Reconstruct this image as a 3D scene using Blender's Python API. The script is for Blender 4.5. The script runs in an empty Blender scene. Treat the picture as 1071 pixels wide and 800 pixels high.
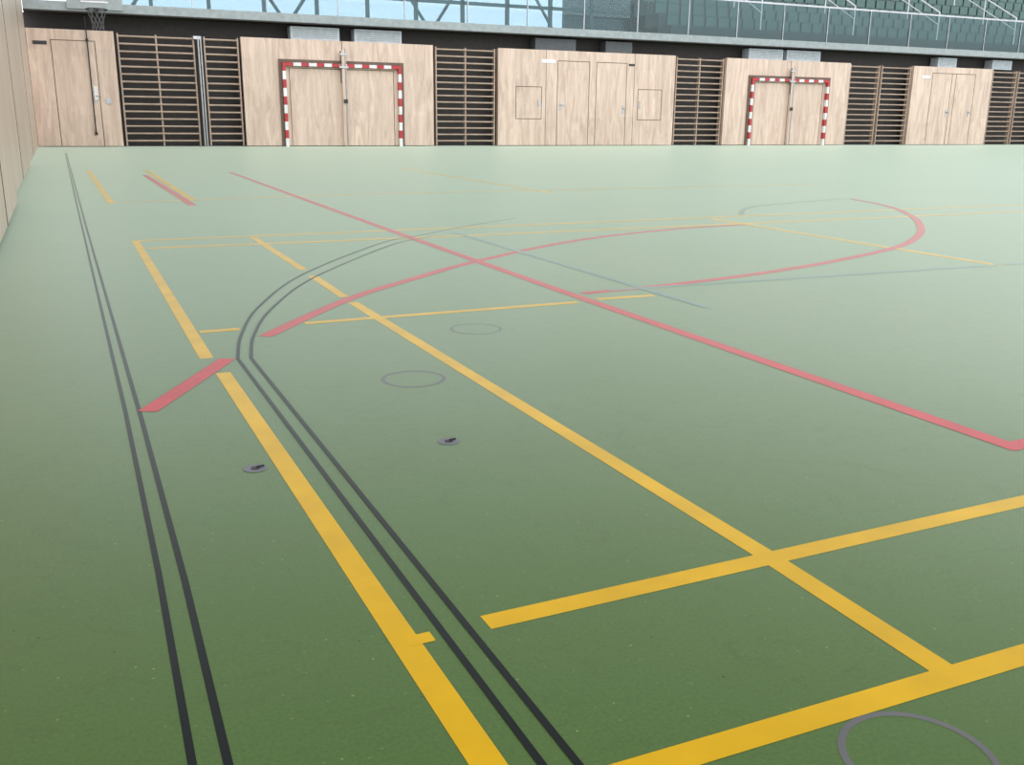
import bpy, math, random
from mathutils import Matrix, Vector
random.seed(4)
sc=bpy.context.scene
R=[[0.908526,-0.102088,0.405164],[-0.41771,-0.244943,0.874941],[0.009921,-0.964148,-0.26518]]
H=0.744; D=25.76; FPX=1001.5
# ---------- camera
cam=bpy.data.objects.new("camera",bpy.data.cameras.new("camera")); sc.collection.objects.link(cam)
cam.data.sensor_width=36; cam.data.lens=36*FPX/1071; cam.data.clip_start=.02; cam.data.clip_end=300
M=Matrix(((R[0][0],-R[0][1],-R[0][2],0),(R[1][0],-R[1][1],-R[1][2],0),(R[2][0],-R[2][1],-R[2][2],H),(0,0,0,1)))
cam.matrix_world=M; sc.camera=cam
sc.view_settings.view_transform='Standard'
# ---------- materials
def new(name):
    m=bpy.data.materials.new(name); m.use_nodes=True; nt=m.node_tree
    return m,nt,nt.nodes["Principled BSDF"]
def plain(name,col,rough=.5,metal=0,spec=.5,noise=.06,scale=8):
    m,nt,b=new(name)
    b.inputs["Roughness"].default_value=rough; b.inputs["Metallic"].default_value=metal
    b.inputs["Specular IOR Level"].default_value=spec
    tc=nt.nodes.new("ShaderNodeTexCoord"); n=nt.nodes.new("ShaderNodeTexNoise"); n.inputs["Scale"].default_value=scale
    n.inputs["Detail"].default_value=4
    r=nt.nodes.new("ShaderNodeValToRGB")
    r.color_ramp.elements[0].color=[c*(1-noise*2) for c in col]+[1]; r.color_ramp.elements[1].color=[min(1,c*(1+noise*2)) for c in col]+[1]
    r.color_ramp.elements[0].position=.3; r.color_ramp.elements[1].position=.7
    nt.links.new(tc.outputs["Object"],n.inputs["Vector"]); nt.links.new(n.outputs["Fac"],r.inputs["Fac"]); nt.links.new(r.outputs["Color"],b.inputs["Base Color"])
    return m
def wood(name,a,c,rough=.5,stretch=(3,3,.35),boards=.6):
    m,nt,b=new(name); L=nt.links
    tc=nt.nodes.new("ShaderNodeTexCoord"); mp=nt.nodes.new("ShaderNodeMapping"); mp.inputs["Scale"].default_value=stretch
    n=nt.nodes.new("ShaderNodeTexNoise"); n.inputs["Scale"].default_value=2.2; n.inputs["Detail"].default_value=7; n.inputs["Roughness"].default_value=.7; n.inputs["Distortion"].default_value=1.2
    r=nt.nodes.new("ShaderNodeValToRGB"); r.color_ramp.elements[0].color=(*a,1); r.color_ramp.elements[1].color=(*c,1)
    r.color_ramp.elements[0].position=.32; r.color_ramp.elements[1].position=.62
    L.new(tc.outputs["Object"],mp.inputs["Vector"]); L.new(mp.outputs["Vector"],n.inputs["Vector"]); L.new(n.outputs["Fac"],r.inputs["Fac"])
    mp2=nt.nodes.new("ShaderNodeMapping"); mp2.inputs["Scale"].default_value=(1/boards,1/boards,1/1.3)
    v=nt.nodes.new("ShaderNodeTexVoronoi"); v.distance='CHEBYCHEV'; v.inputs["Scale"].default_value=1; v.inputs["Randomness"].default_value=.35
    L.new(tc.outputs["Object"],mp2.inputs["Vector"]); L.new(mp2.outputs["Vector"],v.inputs["Vector"])
    bw=nt.nodes.new("ShaderNodeRGBToBW"); L.new(v.outputs["Color"],bw.inputs[0])
    mr=nt.nodes.new("ShaderNodeMapRange"); mr.inputs["To Min"].default_value=.92; mr.inputs["To Max"].default_value=1.06; L.new(bw.outputs[0],mr.inputs["Value"])
    hs=nt.nodes.new("ShaderNodeHueSaturation"); L.new(r.outputs["Color"],hs.inputs["Color"]); L.new(mr.outputs[0],hs.inputs["Value"])
    L.new(hs.outputs["Color"],b.inputs["Base Color"]); b.inputs["Roughness"].default_value=rough
    return m
m_ply=wood("birch_plywood",(.55,.395,.315),(.79,.62,.51))
m_ply_lit=wood("birch_plywood_side_lit",(.78,.58,.48),(.93,.75,.64),.35)  # left wall's extra brightness is whitened into the plywood colour, not lit
m_rung=wood("wall_bar_wood",(.33,.24,.185),(.50,.37,.29),.45,(1,3,3))
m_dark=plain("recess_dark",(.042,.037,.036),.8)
m_seam=plain("seam_shadow_gap",(.16,.11,.085),.8)
m_red=plain("red_paint",(.50,.03,.04),.4); m_white=plain("white_paint",(.85,.85,.86),.4)
m_steel=plain("brushed_steel",(.42,.43,.45),.35,.9); m_black=plain("black_metal",(.02,.02,.022),.4)
m_cap=plain("socket_cap_metal",(.22,.22,.26),.4,.3)
m_fascia=plain("fascia_concrete",(.34,.38,.39),.6); m_box=plain("ventilation_white",(.50,.54,.60),.5)
m_boxd=plain("duct_grey",(.10,.11,.12),.6); m_frame=plain("window_frame_teal",(.05,.11,.12),.5)
m_seat=plain("stand_green",(.09,.16,.15),.6); m_stand=plain("stand_concrete",(.06,.08,.08),.8)
m_net=plain("net_cord",(.12,.12,.13),.8)
FR=.36; SP=.38; SHR=.32; TINT=(.84,1,.88,1)
def sheen(m,SH):
    b=m.node_tree.nodes["Principled BSDF"]; b.inputs["Sheen Weight"].default_value=SH; b.inputs["Sheen Roughness"].default_value=SHR; b.inputs["Sheen Tint"].default_value=TINT
def linemat(name,col,rough=FR,SH=.5):
    m=plain(name,col,rough,0,SP-.14,.05,6); sheen(m,SH); return m
m_y=linemat("yellow_line_paint",(.84,.50,.0),SH=.42); m_r=linemat("red_line_paint",(.66,.022,.05),SH=.46); m_k=linemat("black_line_paint",(.004,.008,.009),SH=.33)
m_b=linemat("blue_line_paint",(.09,.20,.21),SH=.8); m_ring=linemat("grey_ring",(.165,.17,.18),SH=.3); m_kf=linemat("pale_black_line_paint",(.05,.09,.08),SH=.7)  # last one: paler, greener black for the far arc
def glass(name,tint,refl=.12):
    m,nt,b=new(name); nt.nodes.remove(b); o=nt.nodes["Material Output"]
    t=nt.nodes.new("ShaderNodeBsdfTransparent"); t.inputs[0].default_value=(*tint,1)
    g=nt.nodes.new("ShaderNodeBsdfGlossy"); g.inputs["Roughness"].default_value=.03; g.inputs[0].default_value=(.8,.95,.95,1)
    mx=nt.nodes.new("ShaderNodeMixShader"); mx.inputs[0].default_value=refl
    nt.links.new(t.outputs[0],mx.inputs[1]); nt.links.new(g.outputs[0],mx.inputs[2]); nt.links.new(mx.outputs[0],o.inputs[0]); return m
m_glass=glass("railing_glass",(.64,.72,.74),.04); m_win=glass("window_glass",(.74,.78,.84),.06)
def floormat():
    m,nt,b=new("green_linoleum"); L=nt.links; N=nt.nodes.new
    tc=N("ShaderNodeTexCoord")
    n=N("ShaderNodeTexNoise"); n.inputs["Scale"].default_value=.7; n.inputs["Detail"].default_value=3
    r=N("ShaderNodeValToRGB"); r.color_ramp.elements[0].color=(.081,.165,.032,1); r.color_ramp.elements[1].color=(.092,.182,.039,1)
    r.color_ramp.elements[0].position=.35; r.color_ramp.elements[1].position=.65
    L.new(tc.outputs["Object"],n.inputs["Vector"]); L.new(n.outputs["Fac"],r.inputs["Fac"])
    nf=N("ShaderNodeTexNoise"); nf.inputs["Scale"].default_value=160; nf.inputs["Detail"].default_value=2; L.new(tc.outputs["Object"],nf.inputs["Vector"])
    mrf=N("ShaderNodeMapRange"); mrf.inputs["To Min"].default_value=.72; mrf.inputs["To Max"].default_value=1.28; L.new(nf.outputs["Fac"],mrf.inputs["Value"])
    # scuffed, slightly darker patches and shoe marks
    ns=N("ShaderNodeTexNoise"); ns.inputs["Scale"].default_value=12; ns.inputs["Detail"].default_value=6; ns.inputs["Roughness"].default_value=.65; ns.inputs["Distortion"].default_value=1.8; L.new(tc.outputs["Object"],ns.inputs["Vector"])
    ms=N("ShaderNodeMapRange"); ms.inputs["From Min"].default_value=.55; ms.inputs["From Max"].default_value=.68; ms.inputs["To Min"].default_value=1; ms.inputs["To Max"].default_value=.90; L.new(ns.outputs["Fac"],ms.inputs["Value"])
    mm=N("ShaderNodeMath"); mm.operation='MULTIPLY'; L.new(mrf.outputs[0],mm.inputs[0]); L.new(ms.outputs[0],mm.inputs[1])
    hs=N("ShaderNodeHueSaturation"); L.new(r.outputs["Color"],hs.inputs["Color"]); L.new(mm.outputs[0],hs.inputs["Value"])
    last=hs.outputs["Color"]
    for sc_,th,col,sel in ((42,.085,(.26,.32,.11,1),.82),(30,.07,(.03,.07,.02,1),.82),(60,.12,(.16,.25,.08,1),.78)):
        v=N("ShaderNodeTexVoronoi"); v.inputs["Scale"].default_value=sc_; L.new(tc.outputs["Object"],v.inputs["Vector"])
        lt=N("ShaderNodeMath"); lt.operation='LESS_THAN'; lt.inputs[1].default_value=th; L.new(v.outputs["Distance"],lt.inputs[0])
        s=N("ShaderNodeSeparateColor"); L.new(v.outputs["Color"],s.inputs[0])
        gt=N("ShaderNodeMath"); gt.operation='GREATER_THAN'; gt.inputs[1].default_value=sel; L.new(s.outputs[0],gt.inputs[0])
        mu=N("ShaderNodeMath"); mu.operation='MULTIPLY'; L.new(lt.outputs[0],mu.inputs[0]); L.new(gt.outputs[0],mu.inputs[1])
        mx=N("ShaderNodeMix"); mx.data_type='RGBA'; L.new(mu.outputs[0],mx.inputs[0]); L.new(last,mx.inputs[6]); mx.inputs[7].default_value=col
        last=mx.outputs[2]
    L.new(last,b.inputs["Base Color"])
    mr=N("ShaderNodeMapRange"); mr.inputs["To Min"].default_value=FR-.05; mr.inputs["To Max"].default_value=FR+.05; L.new(ns.outputs["Fac"],mr.inputs["Value"]); L.new(mr.outputs[0],b.inputs["Roughness"])
    b.inputs["Specular IOR Level"].default_value=SP; sheen(m,.86)
    return m
m_floor=floormat()
# ---------- mesh builder
class MB:
    def __init__(s): s.v=[];s.f=[];s.mi=[];s.m=[]
    def mat(s,m):
        if m not in s.m: s.m.append(m)
        return s.m.index(m)
    def box(s,x0,x1,y0,y1,z0,z1,m):
        i=len(s.v); s.v+=[(x,y,z) for z in (z0,z1) for x,y in ((x0,y0),(x1,y0),(x1,y1),(x0,y1))]
        k=s.mat(m)
        for q in ((3,2,1,0),(4,5,6,7),(0,1,5,4),(1,2,6,5),(2,3,7,6),(3,0,4,7)): s.f.append([i+j for j in q]); s.mi.append(k)
    def tube(s,a,b,r,m,n=10):
        a=Vector(a);b=Vector(b);d=(b-a).normalized(); u=d.orthogonal().normalized(); w=d.cross(u); i=len(s.v);k=s.mat(m)
        for p in (a,b):
            for j in range(n):
                t=2*math.pi*j/n; s.v.append(tuple(p+u*math.cos(t)*r+w*math.sin(t)*r))
        for j in range(n): s.f.append([i+j,i+(j+1)%n,i+n+(j+1)%n,i+n+j]); s.mi.append(k)
        s.f.append([i+j for j in range(n)][::-1]); s.mi.append(k); s.f.append([i+n+j for j in range(n)]); s.mi.append(k)
    def quad(s,pts,m):
        i=len(s.v); s.v+=pts; s.f.append(list(range(i,i+len(pts)))); s.mi.append(s.mat(m))
    def strip(s,pts,w,z,m,closed=False):
        n=len(pts);i=len(s.v);k=s.mat(m)
        for j in range(n):
            if closed: a,c=pts[j-1],pts[(j+1)%n]
            else: a,c=pts[max(j-1,0)],pts[min(j+1,n-1)]
            dx,dy=c[0]-a[0],c[1]-a[1]; l=math.hypot(dx,dy); nx,ny=-dy/l*w/2,dx/l*w/2
            if 0<j<n-1 and not closed:
                e=Vector((pts[j][0]-pts[j-1][0],pts[j][1]-pts[j-1][1])).normalized(); cs=abs(e.dot(Vector((dx/l,dy/l)))); nx/=max(cs,.5);ny/=max(cs,.5)
            x,y=pts[j][:2]; s.v+=[(x-nx,y-ny,z),(x+nx,y+ny,z)]
        for j in range(n if closed else n-1):
            q=(j+1)%n; s.f.append([i+2*j+1,i+2*j,i+2*q,i+2*q+1][::-1]); s.mi.append(k)
    def obj(s,name,parent=None,smooth=False):
        me=bpy.data.meshes.new(name); me.from_pydata(s.v,[],s.f)
        for m in s.m: me.materials.append(m)
        me.polygons.foreach_set("material_index",s.mi); me.update()
        o=bpy.data.objects.new(name,me); sc.collection.objects.link(o)
        if parent: o.parent=parent
        return o
def empty(name,loc=(0,0,0)):
    e=bpy.data.objects.new(name,None); sc.collection.objects.link(e); e.location=loc; return e
# ---------- shell
b=MB(); b.box(-.6,45,-4,D+8,-.2,0,m_floor); b.obj("floor")
b=MB(); b.box(-.6,-.43,-4,D+.1,0,4.6,m_ply_lit); b.box(-.43,-.40,-4,16,.03,4.5,m_ply_lit); b.box(-.40,-.36,-4,9.2,.03,4.5,m_ply_lit)
for y,x in ((20,-.43),(12.4,-.40),(7.2,-.36)): b.box(x,x+.004,y,y+.03,0.03,4.5,m_seam)
b.obj("wall_left")
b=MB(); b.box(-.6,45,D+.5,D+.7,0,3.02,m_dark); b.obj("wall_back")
def cladding(x0,x1):
    b=MB(); b.box(x0,x1,D,D+.12,.02,2.65,m_ply); return b
PAN=[(-.42,1.45),(4.39,9.47),(11.41,17.3),(19.2,24.24),(27.1,30.95),(33.9,39)]
def rect(b,x0,x1,z0,z1,g=.018,mat=None):
    y=D-.004
    b.box(x0,x0+g,y,D,z0,z1,m_seam); b.box(x1-g,x1,y,D,z0,z1,m_seam); b.box(x0+g,x1-g,y,D,z1-g,z1,m_seam)
    if z0>.1: b.box(x0+g,x1-g,y,D,z0,z0+g,m_seam)
def handle(b,x,z):
    b.box(x-.035,x+.035,D-.012,D,z-.12,z+.12,m_steel); b.tube((x,D-.01,z+.03),(x,D-.06,z+.03),.012,m_steel); b.tube((x,D-.06,z+.03),(x+.12,D-.06,z+.03),.012,m_steel)
for i,(x0,x1) in enumerate(PAN):
    b=cladding(x0,x1)
    if i==0: rect(b,.07,1.03,.02,2.42); handle(b,.93,1.15); b.box(1.15,1.27,D-.02,D,1.0,1.12,m_steel); b.box(.90,.98,D-.03,D,1.1,1.4,m_white); b.box(-.3,0,D-.012,D,2.3,2.38,m_black)
    if i in(1,3):
        c=6.95 if i==1 else 21.73
        rect(b,c-1.4,c+1.4,.02,1.96); b.box(c-.01,c+.01,D-.004,D,.02,2.65,m_seam)
    if i==2:
        rect(b,13.27,14.33,.02,2.38); rect(b,14.55,15.6,.02,2.38); rect(b,11.95,12.78,.75,1.65); rect(b,16.0,16.86,.75,1.65)
        handle(b,13.38,1.12); handle(b,15.5,1.05); b.box(12.66,12.72,D-.02,D,1.1,1.3,m_steel); b.box(16.05,16.11,D-.02,D,1.1,1.3,m_steel)
        b.box(12.75,13.2,D-.012,D,2.3,2.4,m_white); b.box(15.65,15.85,D-.012,D,2.3,2.36,m_black)
        for x in (12.9,15.85): b.box(x,x+.012,D-.003,D,.02,2.65,m_seam)
    if i==4:
        for x in (28.0,28.95,29.15,30.1): b.box(x,x+.02,D-.004,D,.02,2.45,m_seam)
        b.box(28,30.12,D-.004,D,2.43,2.45,m_seam); handle(b,28.85,1.1); handle(b,29.95,1.1); b.box(27.5,27.9,D-.012,D,2.25,2.35,m_white)
    b.obj("wood_wall_panel")
def wallbars(x0,x1,n=15,post=False):
    b=MB(); w=.035
    for x in (x0,x1-w): b.box(x,x+w,D+.06,D+.2,.02,2.62,m_rung)
    if x1-x0>1.6: b.box((x0+x1)/2-w/2,(x0+x1)/2+w/2,D+.08,D+.2,.02,2.62,m_rung)
    for k in range(n):
        z=.14+k*(2.42/(n-1)); b.tube((x0+.01,D+.09,z),(x1-.01,D+.09,z),.023,m_rung,8)
    if post:
        for x in (3.36,3.42): b.tube((x,D-.02,0),(x,D-.02,2.6),.025,m_steel)
        b.box(3.26,3.44,D-.04,D+.1,2.55,2.62,m_steel)
    b.obj("wall_bars")
for a,c in ((1.52,3.28),(3.5,4.34),(9.56,11.34),(17.38,19.14),(24.3,25.6),(25.7,27.04),(31.05,32.3),(32.4,33.8)): wallbars(a,c,15,a==1.52)
# goals
def goal(c):
    e=empty("handball_goal",(c,D-.06,0))
    y0,y1=-.05,.045
    def post(nm,x):
        b=MB(); n=10
        for k in range(n): b.box(x-.04,x+.04,y0,y1,k*.208,(k+1)*.208,m_red if k%2 else m_white)
        b.obj(nm,e)
    post("post_left",-1.54); post("post_right",1.54)
    b=MB(); n=15; w=3.0/n
    for k in range(n): b.box(-1.5+k*w,-1.5+(k+1)*w,y0,y1,2.0,2.08,m_white if k%2 else m_red)
    b.obj("crossbar",e)
    b=MB(); b.box(-1.66,-1.58,y1-.03,y1,0,2.16,m_seam); b.box(1.58,1.66,y1-.03,y1,0,2.16,m_seam); b.box(-1.58,1.58,y1-.03,y1,2.09,2.16,m_seam); b.obj("wall_hinge_frame",e)
    b=MB(); b.box(-.05,.03,-.09,-.051,.02,2.42,m_ply); b.tube((.05,-.09,0.02),(.05,-.09,2.46),.018,m_steel); b.tube((-.08,-.09,1.6),(-.08,-.09,2.4),.012,m_black)
    b.box(-.12,.12,-.11,-.052,1.98,2.02,m_steel); b.box(-.1,.1,-.11,-.052,2.3,2.34,m_steel); b.box(-.03,.07,-.12,-.09,1.1,1.2,m_black); b.obj("center_locking_pole",e)
goal(6.95); goal(21.73)
def vent(x0,x1,m,y=D+.1):
    b=MB(); b.box(x0,x1,y,y+.35,2.66,2.97,m)
    for k in range(6): z=2.7+k*.043; b.box(x0+.05,x1-.05,y-.01,y,z,z+.02,m_boxd if m is m_boxd else m_fascia)
    b.obj("ventilation_unit")
for a,c in ((5.66,6.93),(7.33,8.62),(20.1,21.45),(21.62,23.0),(28.3,29.2),(31.0,32.0)): vent(a,c,m_box)
for a,c in ((12.6,13.9),(14.9,15.8)): vent(a,c,m_boxd)
# gallery slab, railing
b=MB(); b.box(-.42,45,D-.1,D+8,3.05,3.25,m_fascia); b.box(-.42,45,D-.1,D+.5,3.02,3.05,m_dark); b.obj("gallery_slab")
b=MB(); x=1.5
while x<44:
    b.box(x+.015,x+1.785,D+.02,D+.035,3.25,4.3,m_glass); b.box(x-.012,x+.012,D+.0,D+.05,3.25,4.3,m_steel); x+=1.8
b.box(1.5,44,D,D+.05,4.3,4.35,m_steel); b.obj("glass_railing")
b=MB(); x=-.4; Yw=D+3.2
while x<17.5:
    b.box(x,x+.09,Yw,Yw+.14,3.25,7,m_frame); b.box(x+.09,min(x+1.5,17.6),Yw+.06,Yw+.07,3.35,7,m_win); x+=1.5
for z in (3.25,4.1,5.2,6.3): b.box(-.4,17.6,Yw,Yw+.14,z,z+.09,m_frame)
x=2
while x<12: b.tube((x,Yw+.6,3.3),(x+2.2,Yw+.6,6.5),.05,m_frame,8); b.tube((x+4.4,Yw+.6,3.3),(x+2.2,Yw+.6,6.5),.05,m_frame,8); x+=4.4
b.obj("window_1")
st=empty("spectator_stand")
b=MB()
for k in range(9):
    y=D+1.4+k*.75; z=3.25+k*.42
    b.box(18,45,y,y+(.78 if k<8 else .6),z,z+.42,m_stand)
    xx=18.3
    while xx<44.5:
        b.box(xx,xx+.42,y+.35,y+.72,z+.42,z+.46,m_seat); b.box(xx,xx+.42,y+.68,y+.72,z+.46,z+.8,m_seat); xx+=.5
b.obj("seat_tiers",st)
b=MB()
for x in (21.5,25.5,29.5,33.5):
    for k in range(0,9,2):
        y=D+1.4+k*.75; z=3.67+k*.42; b.tube((x,y,z),(x,y,z+.95),.022,m_white)
    b.tube((x,D+1.4,4.62),(x,D+1.4+6,4.62+3.36),.025,m_white); b.tube((x,D+1.4,4.2),(x,D+1.4+6,4.2+3.36),.018,m_white)
b.obj("stair_handrail",st)
b=MB(); b.box(17.9,45,D+8.5,D+8.7,3.2,7.6,m_stand); b.obj("wall_gallery")
# basketball hoop
e=empty("basketball_hoop",(1.1,D-.75,3.05))
b=MB(); n=24
for j in range(n):
    a0,a1=2*math.pi*j/n,2*math.pi*(j+1)/n
    b.tube((.225*math.cos(a0),.225*math.sin(a0),0),(.225*math.cos(a1),.225*math.sin(a1),0),.012,m_black,6)
b.box(-.06,.06,.22,.6,-.03,.03,m_black); b.obj("rim",e)
b=MB(); n=10; rad=[.22,.18,.14,.12,.13]
for k in range(4):
    for j in range(n):
        for s in(-.5,.5):
            a0=2*math.pi*(j+(k%2)*.5)/n;a1=a0+s*2*math.pi/n
            b.tube((rad[k]*math.cos(a0),rad[k]*math.sin(a0),-k*.11),(rad[k+1]*math.cos(a1),rad[k+1]*math.sin(a1),-(k+1)*.11),.008,m_net,4)
b.obj("net",e)
b=MB(); b.box(-.6,.6,.6,.63,.05,.95,m_fascia); b.box(-.3,.3,.59,.6,.2,.23,m_white); b.box(-.3,.3,.59,.6,.6,.63,m_white); b.obj("backboard",e)
b=MB(); b.tube((-.3,.63,.3),(-.3,.80,.3),.03,m_black); b.tube((.3,.63,.3),(.3,.80,.3),.03,m_black); b.obj("bracket",e)
b=MB(); b.tube((.86,D-.04,.3),(.86,D-.04,2.95),.014,m_black); b.box(.83,.89,D-.05,D,.28,.34,m_black); b.box(.83,.89,D-.05,D,2.4,2.46,m_black); b.obj("crank_rod")
# ---------- floor markings (metres on the floor, x across the hall, y down its length)
zi=[.0003]
def line(name,mat,w,*polys):
    b=MB(); zi[0]+=.00003
    for p in polys: b.strip(p,w,zi[0],mat)
    return b.obj(name)
def cat(p,n=8):
    q=[]
    for i in range(len(p)-1):
        a=p[max(i-1,0)];b_=p[i];c=p[i+1];d=p[min(i+2,len(p)-1)]
        for k in range(n):
            t=k/n; q.append(tuple(.5*((2*b_[j])+(c[j]-a[j])*t+(2*a[j]-5*b_[j]+4*c[j]-d[j])*t*t+(3*b_[j]-a[j]-3*c[j]+d[j])*t**3) for j in(0,1)))
    q.append(p[-1]); return q
YW=.043
line("black_court_line",m_k,.0105,[(.11,21.6),(.092,9),(.088,2.59),(.080,1.58),(.065,.8)])
line("black_court_line",m_k,.0112,[(.13,21.6),(.117,7.1),(.121,2.48),(.117,1.53),(.105,.8)])
line("yellow_court_line",m_y,YW,[(.37,6.34),(.36,3.09)],[(.38,2.89),(.392,.8)])
line("yellow_court_line",m_y,YW,[(1.07,6.27),(1.06,4.80)],[(1.057,4.60),(1.05,3.99)],[(1.05,3.86),(1.07,1.23),(1.06,.80)])
for k in ([(.52,1.21),(2.4,1.225)],[(.2,.825),(2.0,.80)]): line("yellow_court_line",m_y,YW,k)
for k in ([(.385,6.32),(2.05,6.34),(5.97,6.40),(9.5,6.43)],[(.41,5.93),(2.47,5.89),(8.5,5.91)],
  [(4.63,6.27),(4.60,3.60)],[(.34,14.84),(.37,9.12)],[(1.09,14.66),(1.07,9.22)],[(4.77,14.65),(4.66,9.09)],[(.40,9.22),(2.74,9.54),(8.43,9.41)]): line("yellow_court_line",m_y,.055,k)
line("yellow_court_line",m_y,YW,[(.39,3.50),(.53,3.50)],[(.77,3.51),(1.93,3.51)],[(2.04,3.54),(2.32,3.53)])
line("yellow_court_line",m_y,.028,[(.385,1.205),(.432,1.205)])
line("red_court_line",m_r,.052,[(2.11,13.9),(2.01,6.53),(1.99,3.58),(2.0,1.45)]); line("red_court_line",m_r,.052,[(1.975,1.47),(2.9,1.475)])
line("red_court_line",m_r,.065,[(.98,13.47),(1.00,8.72)])
line("red_court_line",m_r,.052,[(.14,2.56),(.42,3.06)],cat([(.59,3.34),(1.05,3.93),(1.47,4.33),(2.0,4.78),(2.92,5.39),(3.88,5.74),(4.61,5.82)]))
line("red_court_line",m_r,.052,cat([(2.05,3.69),(2.54,3.74),(3.22,3.88),(3.92,4.10),(4.70,4.43),(5.27,4.81),(5.74,5.22),(6.33,5.85),(6.91,6.68),(7.23,7.5)]))
line("black_court_line",m_k,.011,[(.45,.80),(.45,2.2)]+cat([(.45,3.05),(.52,3.40),(.68,3.92),(1.04,4.69),(1.75,5.71),(2.11,6.01),(2.52,6.36),(3.19,6.84)]))
line("black_court_line",m_k,.011,[(.49,.80),(.49,2.2)]+cat([(.49,3.04),(.56,3.38),(.72,3.86),(1.07,4.58),(1.78,5.60),(2.15,5.92)]))
line("black_court_line",m_kf,.04,cat([(5.05,6.45),(5.7,7.08),(7.13,7.53)])); line("blue_court_line",m_b,.035,[(2.38,6.1),(2.37,3.2)]); line("blue_court_line",m_b,.035,[(2.2,3.72),(5.5,3.60)])
def ring(x,y,r,w=.012):
    b=MB(); b.strip([(x+r*math.cos(2*math.pi*j/48),y+r*math.sin(2*math.pi*j/48)) for j in range(48)],w,.0003,m_ring,True); b.obj("floor_socket_ring")
ring(.885,2.605,.09,.012); ring(1.325,3.18,.09,.009); ring(.875,.70,.09,.010)
def cap(x,y):
    b=MB(); b.quad([(x+.026*math.cos(2*math.pi*j/24),y+.026*math.sin(2*math.pi*j/24),.001) for j in range(24)],m_cap)
    b.tube((x,y,.0005),(x,y,.002),.010,m_black,12); b.tube((x+.004,y+.004,.002),(x+.02,y+.008,.002),.003,m_black,6); b.obj("floor_socket_cap")
cap(.32,2.025); cap(.775,2.03)
# ---------- world: daylight
w=bpy.data.worlds.new("daylight"); sc.world=w; w.use_nodes=True; nt=w.node_tree; bg=nt.nodes["Background"]; L=nt.links; N=nt.nodes.new
tc=N("ShaderNodeTexCoord"); sp=N("ShaderNodeSeparateXYZ"); L.new(tc.outputs["Generated"],sp.inputs[0])
def mrange(src,a,b_,c,d):
    m=N("ShaderNodeMapRange"); m.interpolation_type='SMOOTHSTEP'
    for k,v in zip(("From Min","From Max","To Min","To Max"),(a,b_,c,d)): m.inputs[k].default_value=v
    L.new(src,m.inputs["Value"]); return m.outputs[0]
def ma(op,a,b_):
    m=N("ShaderNodeMath"); m.operation=op
    for i,x in enumerate((a,b_)):
        if isinstance(x,(int,float)): m.inputs[i].default_value=x
        else: L.new(x,m.inputs[i])
    return m.outputs[0]
dn=mrange(sp.outputs["Z"],.20,.36,1,0); fw=mrange(sp.outputs["Y"],.2,.6,0,1)
front=ma('MULTIPLY',dn,fw)
rear=mrange(sp.outputs["Y"],-.1,-.6,0,1)
st_=ma('ADD',ma('ADD',ma('MULTIPLY',front,2.2),ma('MULTIPLY',rear,2.05)),.42)
L.new(st_,bg.inputs["Strength"]); bg.inputs["Color"].default_value=(.95,.98,1,1)
